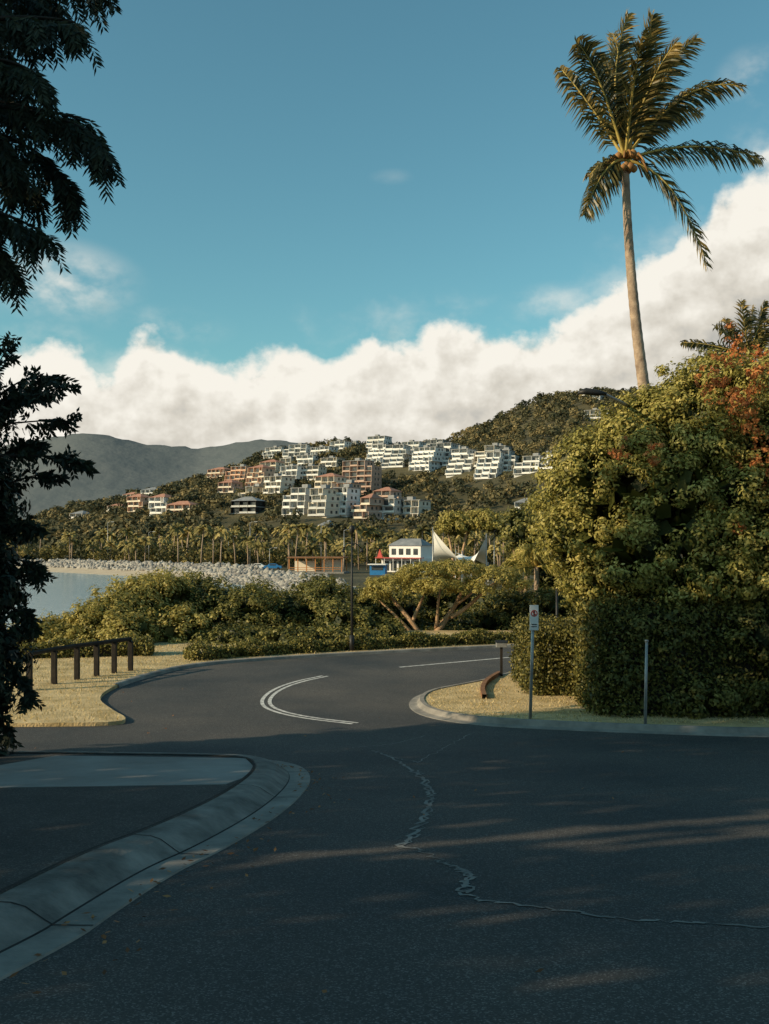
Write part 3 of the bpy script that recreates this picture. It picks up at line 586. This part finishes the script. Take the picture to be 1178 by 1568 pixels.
for fx,fy,w in foot:
    keep&=~((np.abs(xx-fx*yy/fy)<w*0.5+0.3)&(yy>fy-24)&(yy<fy+13))
keep&=rng.uniform(0,1,n)>0.2*((bb>0.1)&(bb<0.3)&(yy>600))
xx,yy,hh=xx[keep],yy[keep],hh[keep]; n=len(xx); q=44
town_=((bb[keep]>-0.19)&(bb[keep]<0.17)&(yy<700))
sz=rng.uniform(2.0,4.8,n)*np.where(town_,0.74,1)
Cn=np.repeat(np.c_[xx,yy,hh+sz*0.7],q,0); ud=unit(n*q); ud[:,2]=np.where(ud[:,2]<-0.5,-ud[:,2],ud[:,2]); ss=np.repeat(sz,q)[:,None]
P=Cn+ud*ss*rng.uniform(0.55,1.05,(n*q,1))*np.array([1,1,0.95]); Nn=norm(ud+unit(n*q)*0.6)
V,Fc=leafquads(P,Nn,ss[:,0]*0.5,ss[:,0]*0.36); mesh_obj('hillside_forest',V,Fc,'leaf_far',attr=np.repeat(np.repeat(rng.uniform(-0.15,0.7,n),q)+rng.uniform(0,0.35,n*q),4))
n=750; yy=rng.uniform(262,350,n); xx=rng.uniform(-0.40,0.22,n)*yy; s=bay_sdf(xx,yy); k=(s>16); xx,yy=xx[k],yy[k]; n=len(xx); hh=height(xx,yy); q=90
sz=rng.uniform(1.3,3.4,n); Cn=np.repeat(np.c_[xx,yy,hh+sz*0.9+rng.uniform(0,1.5,n)],q,0); ud=unit(n*q); ss=np.repeat(sz,q)[:,None]
P=Cn+ud*ss*rng.uniform(0.5,1.05,(n*q,1)); V,Fc=leafquads(P,norm(ud+unit(n*q)*0.6),ss[:,0]*0.32,ss[:,0]*0.22)
mesh_obj('foreshore_trees',V,Fc,'leaf_townpalm',attr=np.repeat(np.repeat(rng.uniform(-0.3,0.5,n),q)+rng.uniform(0,0.35,n*q),4))
V=[];Fc=[];at=[];tr=Acc()
cnt=0
while cnt<130:
    y=random.uniform(235,335); x=random.uniform(-0.40,0.15)*y
    if float(bay_sdf(np.array([x]),np.array([y]))[0])<12: continue
    cnt+=1; z=ground_at(x,y); h=random.uniform(5.0,10.5); lx=random.uniform(-.8,.8); c=Vector((x+lx,y,z+h)); tr.tube([(x,y,z-0.3),(x+lx*0.3,y,z+h*0.5),c],[0.2,0.16,0.12],6)
    vv=random.uniform(0,0.6)
    for k in range(20):
        a=random.uniform(0,6.283); el=random.uniform(-0.4,1.1); L=random.uniform(2.0,3.0); d=Vector((math.cos(a)*math.cos(el),math.sin(a)*math.cos(el),math.sin(el))); s=d.cross(Vector((0,0,1))).normalized()
        p0=c;p1=c+d*L*0.5+Vector((0,0,0.2)); p2=c+d*L*0.85+Vector((0,0,-0.4)); p3=c+d*L+Vector((0,0,-1.1))
        for sg in (-1,1):
            b=len(V); dr=Vector((0,0,-0.35)); V+=[p0,p1,p2,p3,p1+s*sg*0.5+dr,p2+s*sg*0.45+dr*1.3]; Fc+=[(b,b+1,b+4),(b+1,b+2,b+5,b+4),(b+2,b+3,b+5)]; at+=[vv+random.random()*0.4]*6
e=empty('foreshore_palms'); mesh_obj('fronds',V,Fc,'leaf_townpalm',attr=at,parent=e); tr.obj('trunks','palmbark',e)
bm=bmesh.new(); bmesh.ops.create_icosphere(bm,subdivisions=1,radius=1); tv=np.array([v.co[:] for v in bm.verts]); tf=np.array([[v.index for v in f.verts] for f in bm.faces]); bm.free()
n=4200; seg=bay[1:8]; Ls=np.linalg.norm(np.diff(seg,axis=0),axis=1); p=Ls*np.array([0.6,1,1.3,1.6,1.5,1.0]); p/=p.sum(); si=rng.choice(len(Ls),n,p=p); t=rng.uniform(0,1,n)
bp_=seg[si]+(seg[si+1]-seg[si])*t[:,None]; dr=(seg[si+1]-seg[si])/Ls[si][:,None]; nr=np.c_[-dr[:,1],dr[:,0]]
o=rng.uniform(0,1,n); off=np.where(si<3,7+o*6,-1+o*9); bp_=bp_+nr*off[:,None]
zz=height(bp_[:,0],bp_[:,1])+o*1.2
sc=rng.uniform(0.3,0.85,n)
V=(tv[None]*(1+rng.normal(size=(n,len(tv),1))*0.22)*sc[:,None,None]*rng.uniform(0.6,1.2,(n,1,3))+np.c_[bp_,zz][:,None,:]).reshape(-1,3)
Fc=(tf[None]+(np.arange(n)*len(tv))[:,None,None]).reshape(-1,3); mesh_obj('rock_seawall',V,Fc,'rock')
def town(name,u,d,rot=-15):
    x=(u-589)/F*d; z=ground_at(x,d); return empty(name,(x,d,z),math.radians(rot))
e=town('waterfront_shop',615,225,-25)
b=Boxes(); b.add(-5,5,0,8,0,3.1); b.add(-3.6,4.2,1.2,8,3.1,6); b.obj('walls','white',e)
b=Boxes()
for i in range(5): b.add(-4.5+i*1.9,-3.1+i*1.9,-0.06,0.1,0.3,2.5)
for i in range(4): b.add(-3.0+i*1.8,-1.9+i*1.8,1.14,1.3,3.9,5.3)
for i in range(3): b.add(-5.06,-4.9,1+i*2.4,2.4+i*2.4,0.8,2.3)
b.obj('windows','glass',e)
b=Boxes(); b.add(-5.6,5.6,-2.2,-0.1,3.15,3.32); b.obj('awning','red',e)
mesh_obj('roof',[(-4,0.9,6),(4.6,0.9,6),(4.6,8.4,6),(-4,8.4,6),(-2.2,4.6,7.6),(2.8,4.6,7.6)],[(0,1,5,4),(1,2,5),(2,3,4,5),(3,0,4),(3,2,1,0)],'roofgrey',parent=e)
b=Boxes()
for i in range(6): b.add(-5.5+i*2.15,-5.4+i*2.15,-2.1,-2.0,0,3.15)
b.obj('posts','white',e)
mesh_obj('gable_sign',[(-6.0,-0.3,3.3),(-4.6,-0.3,3.3),(-5.3,-0.3,5.2),(-6.0,0.1,3.3),(-4.6,0.1,3.3),(-5.3,0.1,5.2)],[(0,1,2),(5,4,3),(0,2,5,3),(1,4,5,2),(0,3,4,1)],'red',parent=e)
e=town('beach_house',644,232,-25)
b=Boxes(); b.add(-3,3,0,6,0,4.6); b.obj('walls','cream',e); b=Boxes()
for i in range(3):
    for zz_ in (0.8,3.0): b.add(-2.5+i*1.9,-1.3+i*1.9,-0.05,0.08,zz_,zz_+1.1)
b.obj('windows','glass',e); mesh_obj('roof',[(-3.4,-.4,4.6),(3.4,-.4,4.6),(3.4,6.4,4.6),(-3.4,6.4,4.6),(0,-.4,6.4),(0,6.4,6.4)],[(0,1,4),(1,2,5,4),(2,3,5),(3,0,4,5),(3,2,1,0)],'roofgrey',parent=e)
e=town('beach_pavilion',483,215,-8)
b=Boxes(); b.add(-6.2,6.2,-0.3,6.3,3.3,3.6); b.obj('roof','brownwood',e)
b=Boxes()
for i in range(7):
    for y in (0,5.8): b.add(-5.9+i*1.93,-5.7+i*1.93,y,y+0.2,0.4,3.3)
b.add(-5.9,5.9,0.02,0.1,1.2,1.32); b.add(-5.9,5.9,0.02,0.1,0.8,0.9); b.obj('posts','orange',e)
b=Boxes(); b.add(-6.3,6.3,-0.4,6.4,0,0.4); b.obj('deck','conc',e)
b=Boxes(); b.add(-5.6,-1,4.5,5.6,0.4,2.6); b.add(0.5,5,4.6,5.6,0.4,2.9); b.obj('kiosk_walls','cream',e)
e=town('market_kiosk',578,205,-10)
b=Boxes(); b.add(-1.6,1.6,0,2.2,0,2.1); b.obj('body','blue',e); b=Boxes(); b.add(-1.9,1.9,-0.9,2.4,2.1,2.3); b.obj('awning','white',e); b=Boxes(); b.add(-1.2,1.2,-0.05,0.05,1.0,1.8); b.obj('hatch','glass',e)
def sail(name,hi1,hi2,lo1,lo2):
    e=empty(name); V=[];Fc=[];N_=14
    c=[Vector(q) for q in (hi1,lo1,hi2,lo2)]; cen=sum(c,Vector())/4
    for i in range(N_+1):
        for j in range(N_+1):
            s,t=i/N_,j/N_; p=c[0]*(1-s)*(1-t)+c[1]*s*(1-t)+c[2]*s*t+c[3]*(1-s)*t
            inw=0.12*(math.sin(math.pi*s)*abs(2*t-1)**2+math.sin(math.pi*t)*abs(2*s-1)**2); p=p.lerp(cen,inw); V.append(p)
    for i in range(N_):
        for j in range(N_): q=i*(N_+1)+j; Fc.append((q,q+1,q+N_+2,q+N_+1))
    mesh_obj('fabric',V,Fc,'sail',parent=e,smooth=True); a=Acc()
    for p in c:
        g=ground_at(p.x,p.y); a.tube([(p.x,p.y,g-0.2),(p.x,p.y,p.z+0.3)],[0.07,0.05],8)
    a.obj('masts','galv',e)
sail('shade_sail',S(663,812,90),S(708,848,94),S(722,876,86),S(660,868,93))
sail('shade_sail',S(745,822,90),S(698,846,95),S(722,868,87),S(748,866,93))
def car(u,d,mat,rot):
    x=(u-589)/F*d; z=ground_at(x,d); e=empty('parked_car',(x,d,z),math.radians(rot))
    pr=[(-2.2,0.35),(-2.25,0.75),(-2.0,0.95),(-1.4,1.0),(-0.8,1.45),(0.7,1.48),(1.5,1.0),(2.15,0.9),(2.25,0.6),(2.2,0.35)]
    V=[(a_,-0.85+ (0.12 if b_>1.2 else 0),b_) for a_,b_ in pr]+[(a_,0.85-(0.12 if b_>1.2 else 0),b_) for a_,b_ in pr]; n=len(pr)
    Fc=[tuple(range(n)),tuple(range(2*n-1,n-1,-1))]+[(i,i+n,(i+1)%n+n,(i+1)%n) for i in range(n)]
    mesh_obj('body',V,Fc,mat,parent=e)
    b=Boxes(); b.add(-0.75,0.0,-0.87,0.87,1.03,1.36); b.add(0.1,0.8,-0.87,0.87,1.03,1.36); b.obj('windows','glass',e)
    a=Acc()
    for wx in (-1.35,1.4):
        for wy in (-0.9,0.7): a.tube([(wx,wy,0.32),(wx,wy+0.2,0.32)],[0.32,0.32],14)
    a.obj('wheels','rubber',e,False)
for u,d,mt,r in ((288,262,'white',5),(316,258,'grey',-8),(338,255,'white',4),(262,268,'rubber',8),(395,248,'white',0),(418,246,'blue',0),(642,200,'white',20)): car(u,d,mt,r)
def pole(name,u,d,vtop,r=0.1,kind='arm',mat='galv',base=None):
    x=(u-589)/F*d; z=ground_at(x,d) if base is None else base; zt=S(u,vtop,d).z; e=empty(name,(x,d,z)); h=zt-z; a=Acc(); a.tube([(0,0,0),(0,0,h*0.5),(0,0,h)],[r,r*0.85,r*0.6],8); a.obj('pole',mat,e)
    if kind=='arm':
        a=Acc(); a.tube([(0,0,h-0.1),(0.5,0,h+0.15),(1.3,0,h+0.2)],[0.06,0.05,0.05],6); a.obj('arm',mat,e); b=Boxes(); b.add(1.1,1.9,-0.15,0.15,h+0.12,h+0.27); b.obj('lamp_head','grey',e)
    return e,h
for u,d,vt in ((383,260,800),(413,250,840),(492,240,802),(527,225,812),(350,270,822),(165,300,800),(757,150,812),(228,290,815)): pole('light_pole',u,d,vt)
x,y=G(539,1000); e,h=pole('street_lamp',539,y,822,0.042,'none','blackmetal',0.05)
a=Acc(); a.tube([(-0.26,0,h-0.35),(-0.12,0,h-0.2),(0,0,h-0.22),(0.12,0,h-0.2),(0.3,0,h-0.35)],[0.016]*5,6); a.tube([(0,0,h),(0,0,h+0.12),(0,0,h+0.14),(0,0,h+0.3),(0,0,h+0.36)],[0.03,0.035,0.07,0.09,0.02],10)
a.tube([(0,0,0),(0,0,0.5)],[0.08,0.07],10); a.tube([(-0.26,0,h-0.36),(-0.26,0,h-0.48)],[0.03,0.06],8); a.tube([(0.3,0,h-0.36),(0.3,0,h-0.48)],[0.03,0.06],8); a.obj('lanterns','blackmetal',e)
D=19.5; p=S(1060,625,D); e=empty('street_lamp',(p.x,p.y+3,0)); a=Acc(); a.tube([(0,0,0),(0,0,4),(0,-.1,p.z)],[0.1,0.08,0.06],10)
q=S(925,603,D); a.tube([(0,-.1,p.z-0.05),((q.x-p.x)*0.5,-1.5,(p.z+q.z)/2+0.1),(q.x-p.x,-3,q.z)],[0.045,0.04,0.035],8); a.obj('pole_and_arm','galv',e)
a=Acc(); a.tube([(q.x-p.x+0.05,-3,q.z),(q.x-p.x-0.12,-3,q.z+0.02),(q.x-p.x-0.35,-3,q.z+0.05),(q.x-p.x-0.5,-3,q.z+0.02)],[0.03,0.06,0.07,0.03],10); a.obj('lamp_head','blackmetal',e)
x,y=G(812,1110); z=float(road_z(y))+0.1; e=empty('parking_sign',(x,y,z)); top=S(818,928,y).z-z; lean=(818-812)/F*y
a=Acc(); a.tube([(0,0,-0.1),(lean*0.85,0,top)],[0.03,0.03],10); a.obj('post','galv',e)
b=Boxes(); b.add(lean-0.085,lean+0.075,-0.05,-0.035,top-0.44,top+0.02); b.obj('plate','white',e,0.004)
cx_=lean-0.005; cz=top-0.13; V=[];Fc=[]
for i in range(24):
    t=2*math.pi*i/24; V+=[(cx_+math.cos(t)*0.062,-0.054,cz+math.sin(t)*0.062),(cx_+math.cos(t)*0.044,-0.054,cz+math.sin(t)*0.044)]
    j=(i+1)%24; Fc.append((2*i,2*j,2*j+1,2*i+1))
nV=len(V); V+=[(cx_-0.04,-0.055,cz+0.028),(cx_-0.028,-0.055,cz+0.04),(cx_+0.04,-0.055,cz-0.028),(cx_+0.028,-0.055,cz-0.04)]; Fc.append((nV,nV+1,nV+2,nV+3))
mesh_obj('symbol',V,Fc,'red',parent=e)
b=Boxes(); b.add(cx_-0.015,cx_+0.015,-0.053,-0.051,cz-0.04,cz+0.04)
b.add(cx_-0.05,cx_+0.05,-0.056,-0.051,top-0.34,top-0.325); b.add(cx_-0.05,cx_+0.05,-0.056,-0.051,top-0.38,top-0.365); b.obj('lettering','blackmetal',e)
x,y=G(768,1042); e=empty('letterbox',(x,y,0.1)); b=Boxes(); b.add(-0.03,0.03,-0.03,0.03,-0.1,0.72); b.obj('post','wood',e); b=Boxes(); b.add(-0.13,0.13,-0.08,0.1,0.72,0.84); b.obj('box','galv',e,0.01)
mesh_obj('lid',[(-.15,-.1,.84),(.15,-.1,.84),(.15,.12,.84),(-.15,.12,.84),(-.15,.01,.89),(.15,.01,.89)],[(0,1,5,4),(2,3,4,5),(0,4,3),(1,2,5),(0,3,2,1)],'blackmetal',parent=e)
ed=smooth_poly(gp([(765,1040),(745,1052),(738,1066),(742,1078)]),2); sweep('timber_edging',ed,[(0.05,0.1),(0.05,0.2),(-0.05,0.2),(-0.05,0.1)],['brownwood'],[0]*3)
x,y=G(988,1119); e=empty('marker_post',(x,y,0.1)); a=Acc(); a.tube([(0,0,-0.1),(0.03,0,1.55)],[0.03,0.025],10); a.tube([(0.03,0,1.55),(0.03,0,1.58)],[0.04,0.03],10); a.obj('post','galv',e)
x,y=G(853,1005); e=empty('marker_post',(x,y,0)); a=Acc(); a.tube([(0,0,-0.1),(0,0,2.0)],[0.04,0.035],8); a.tube([(0,0,2.0),(0,0,2.05)],[0.06,0.03],8); a.obj('post','blackmetal',e)
e=empty('timber_fence'); b=Boxes(); fp=[G(45,1062),G(83,1052),G(118,1045),G(148,1040),G(175,1035),G(200,1031)]
for x,y in fp: b.add(x-0.06,x+0.06,y-0.06,y+0.06,0,0.84)
b.obj('posts','wood',e,0.01); a=Acc()
for (xa,ya),(xb,yb) in zip(fp,fp[1:]): a.tube([(xa,ya,0.89),(xb,yb,0.89)],[0.055,0.055],6)
a.obj('rail','wood',e,False)
# ------------------------------------------------------------------ WORLD
w=bpy.data.worlds.new('World'); scene.world=w; w.use_nodes=True; nt=w.node_tree; nt.nodes.clear(); L=nt.links.new
def mth(op,a,b=None,c=None,cl=False):
    n=nt.nodes.new('ShaderNodeMath'); n.operation=op; n.use_clamp=cl
    for i,q in enumerate((a,b,c)):
        if q is None: continue
        if isinstance(q,(int,float)): n.inputs[i].default_value=q
        else: L(q,n.inputs[i])
    return n.outputs[0]
def mapr(v,a,b,c=0,d=1,it='SMOOTHSTEP'):
    n=nt.nodes.new('ShaderNodeMapRange'); n.interpolation_type=it; L(v,n.inputs[0])
    for i,q in enumerate((a,b,c,d)): n.inputs[i+1].default_value=q
    return n.outputs[0]
sky=nt.nodes.new('ShaderNodeTexSky'); sky.sky_type='NISHITA'; sky.sun_disc=False; sky.sun_elevation=EL; sky.sun_rotation=math.radians(247); sky.air_density=1.0; sky.dust_density=1.0; sky.ozone_density=1.8
tint=nt.nodes.new('ShaderNodeMix'); tint.data_type='RGBA'; tint.blend_type='MULTIPLY'; tint.inputs[0].default_value=1; L(sky.outputs[0],tint.inputs[6]); tint.inputs[7].default_value=(0.68,1.08,0.90,1)
bg=nt.nodes.new('ShaderNodeBackground'); L(tint.outputs[2],bg.inputs[0]); bg.inputs[1].default_value=0.14
tc=nt.nodes.new('ShaderNodeTexCoord'); sp=nt.nodes.new('ShaderNodeSeparateXYZ'); L(tc.outputs['Generated'],sp.inputs[0])
az=mth('ARCTAN2',sp.outputs[0],sp.outputs[1]); hyp=mth('SQRT',mth('ADD',mth('MULTIPLY',sp.outputs[0],sp.outputs[0]),mth('MULTIPLY',sp.outputs[1],sp.outputs[1]))); el=mth('DIVIDE',sp.outputs[2],hyp)
prof=[(-60,560),(20,548),(80,525),(125,535),(150,565),(190,535),(230,512),(280,535),(340,555),(400,545),(460,528),(500,548),(560,525),(640,512),(700,498),(760,506),(850,480),(940,428),(990,402),(1050,362),(1085,320),(1110,268),(1180,240),(1260,230)]
fc=nt.nodes.new('ShaderNodeFloatCurve'); L(mapr(az,-1,1,0,1,'LINEAR'),fc.inputs['Value']); cv=fc.mapping.curves[0]
pts=[(0,0.3),(0.2,0.32)]+[((math.atan((u-589)/F)+1)/2,2*(830-v)/math.hypot(F,u-589)) for u,v in prof]+[(0.85,0.4),(1,0.3)]
cv.points[0].location=pts[0]; cv.points[1].location=pts[-1]
for p in pts[1:-1]: cv.points.new(*p)
fc.mapping.update()
topn=mth('MULTIPLY',fc.outputs[0],0.5)
def noise(scale,detail,off=(0,0,0),rough=0.55,st=(1,1,1.5)):
    mp=nt.nodes.new('ShaderNodeMapping'); mp.inputs['Location'].default_value=off; mp.inputs['Scale'].default_value=st; L(tc.outputs['Generated'],mp.inputs[0])
    n=nt.nodes.new('ShaderNodeTexNoise'); n.inputs['Scale'].default_value=scale; n.inputs['Detail'].default_value=detail; n.inputs['Roughness'].default_value=rough; L(mp.outputs[0],n.inputs['Vector']); return n.outputs[0]
n1=noise(18,7,rough=0.55,st=(1,1,1.15)); n1b=noise(18,4,(-0.010,0,0.014),0.55,st=(1,1,1.15)); n2=noise(4,2,(3,1,2))
d=mth('ADD',mth('SUBTRACT',topn,el),mth('MULTIPLY',mth('SUBTRACT',n1,0.5),0.10))
dens=mapr(d,-0.004,0.018)
halo=mth('MULTIPLY',mapr(d,-0.045,0.01),mapr(noise(9,5,(5,2,0),0.6),0.45,0.75,0,0.5))
n3=noise(13,5,(1,7,3),0.6)
def patch(u,v,ru_,rv_,amt):
    ua=mth('DIVIDE',mth('SUBTRACT',az,math.atan((u-589)/F)),ru_/F); ve=mth('DIVIDE',mth('SUBTRACT',el,(830-v)/math.hypot(F,u-589)),rv_/F)
    r=mth('SQRT',mth('ADD',mth('MULTIPLY',ua,ua),mth('MULTIPLY',ve,ve))); m_=mapr(r,1,0.1)
    return mth('MULTIPLY',mth('MULTIPLY',m_,mapr(n3,0.36,0.7)),amt)
pa=[patch(80,430,150,75,0.9),patch(600,270,40,16,0.12),patch(1160,120,70,60,0.5),patch(860,465,110,40,0.6),patch(250,500,120,40,0.4)]
al=mth('MAXIMUM',dens,halo)
for q in pa: al=mth('MAXIMUM',al,q)
al=mth('MULTIPLY',al,mapr(sp.outputs[2],-0.01,0.0))
relief=mth('MULTIPLY',mth('SUBTRACT',n1,n1b),1.8)
depth=mapr(d,0.02,0.17,0,1,'LINEAR')
br_=mth('ADD',mth('SUBTRACT',1.0,mth('MULTIPLY',depth,0.66)),mth('ADD',relief,mth('MULTIPLY',mth('SUBTRACT',n2,0.5),0.6)),cl=True)
cr=nt.nodes.new('ShaderNodeValToRGB'); e_=cr.color_ramp.elements; e_[0].position=0.1; e_[0].color=(0.36,0.37,0.36,1); e_[1].position=0.95; e_[1].color=(0.94,0.90,0.81,1); mm_=e_.new(0.55); mm_.color=(0.68,0.64,0.56,1); L(br_,cr.inputs[0])
bg2=nt.nodes.new('ShaderNodeBackground'); L(cr.outputs[0],bg2.inputs[0]); bg2.inputs[1].default_value=1.0
mx=nt.nodes.new('ShaderNodeMixShader'); L(al,mx.inputs[0]); L(bg.outputs[0],mx.inputs[1]); L(bg2.outputs[0],mx.inputs[2])
wo=nt.nodes.new('ShaderNodeOutputWorld'); L(mx.outputs[0],wo.inputs[0])
sl=bpy.data.lights.new('sun','SUN'); sl.energy=5.0; sl.angle=math.radians(0.5); sl.color=(1.0,0.79,0.52); so=bpy.data.objects.new('sun',sl); scene.collection.objects.link(so)
dv_=Vector((math.cos(AZ)*math.cos(EL),math.sin(AZ)*math.cos(EL),-math.sin(EL))); so.rotation_euler=dv_.to_track_quat('-Z','Y').to_euler(); so.location=(-40,-10,30)
# ------------------------------------------------------------------ CAMERA
cd=bpy.data.cameras.new('camera'); cd.sensor_fit='VERTICAL'; cd.sensor_height=36; cd.lens=35; cd.shift_y=46/1568; cd.clip_end=20000; cd.clip_start=0.05
co=bpy.data.objects.new('camera',cd); co.location=(0,0,EYE); co.rotation_euler=(math.radians(90),0,0); scene.collection.objects.link(co); scene.camera=co
scene.view_settings.view_transform='Standard'; scene.view_settings.look='None'; scene.view_settings.exposure=0
print('done')
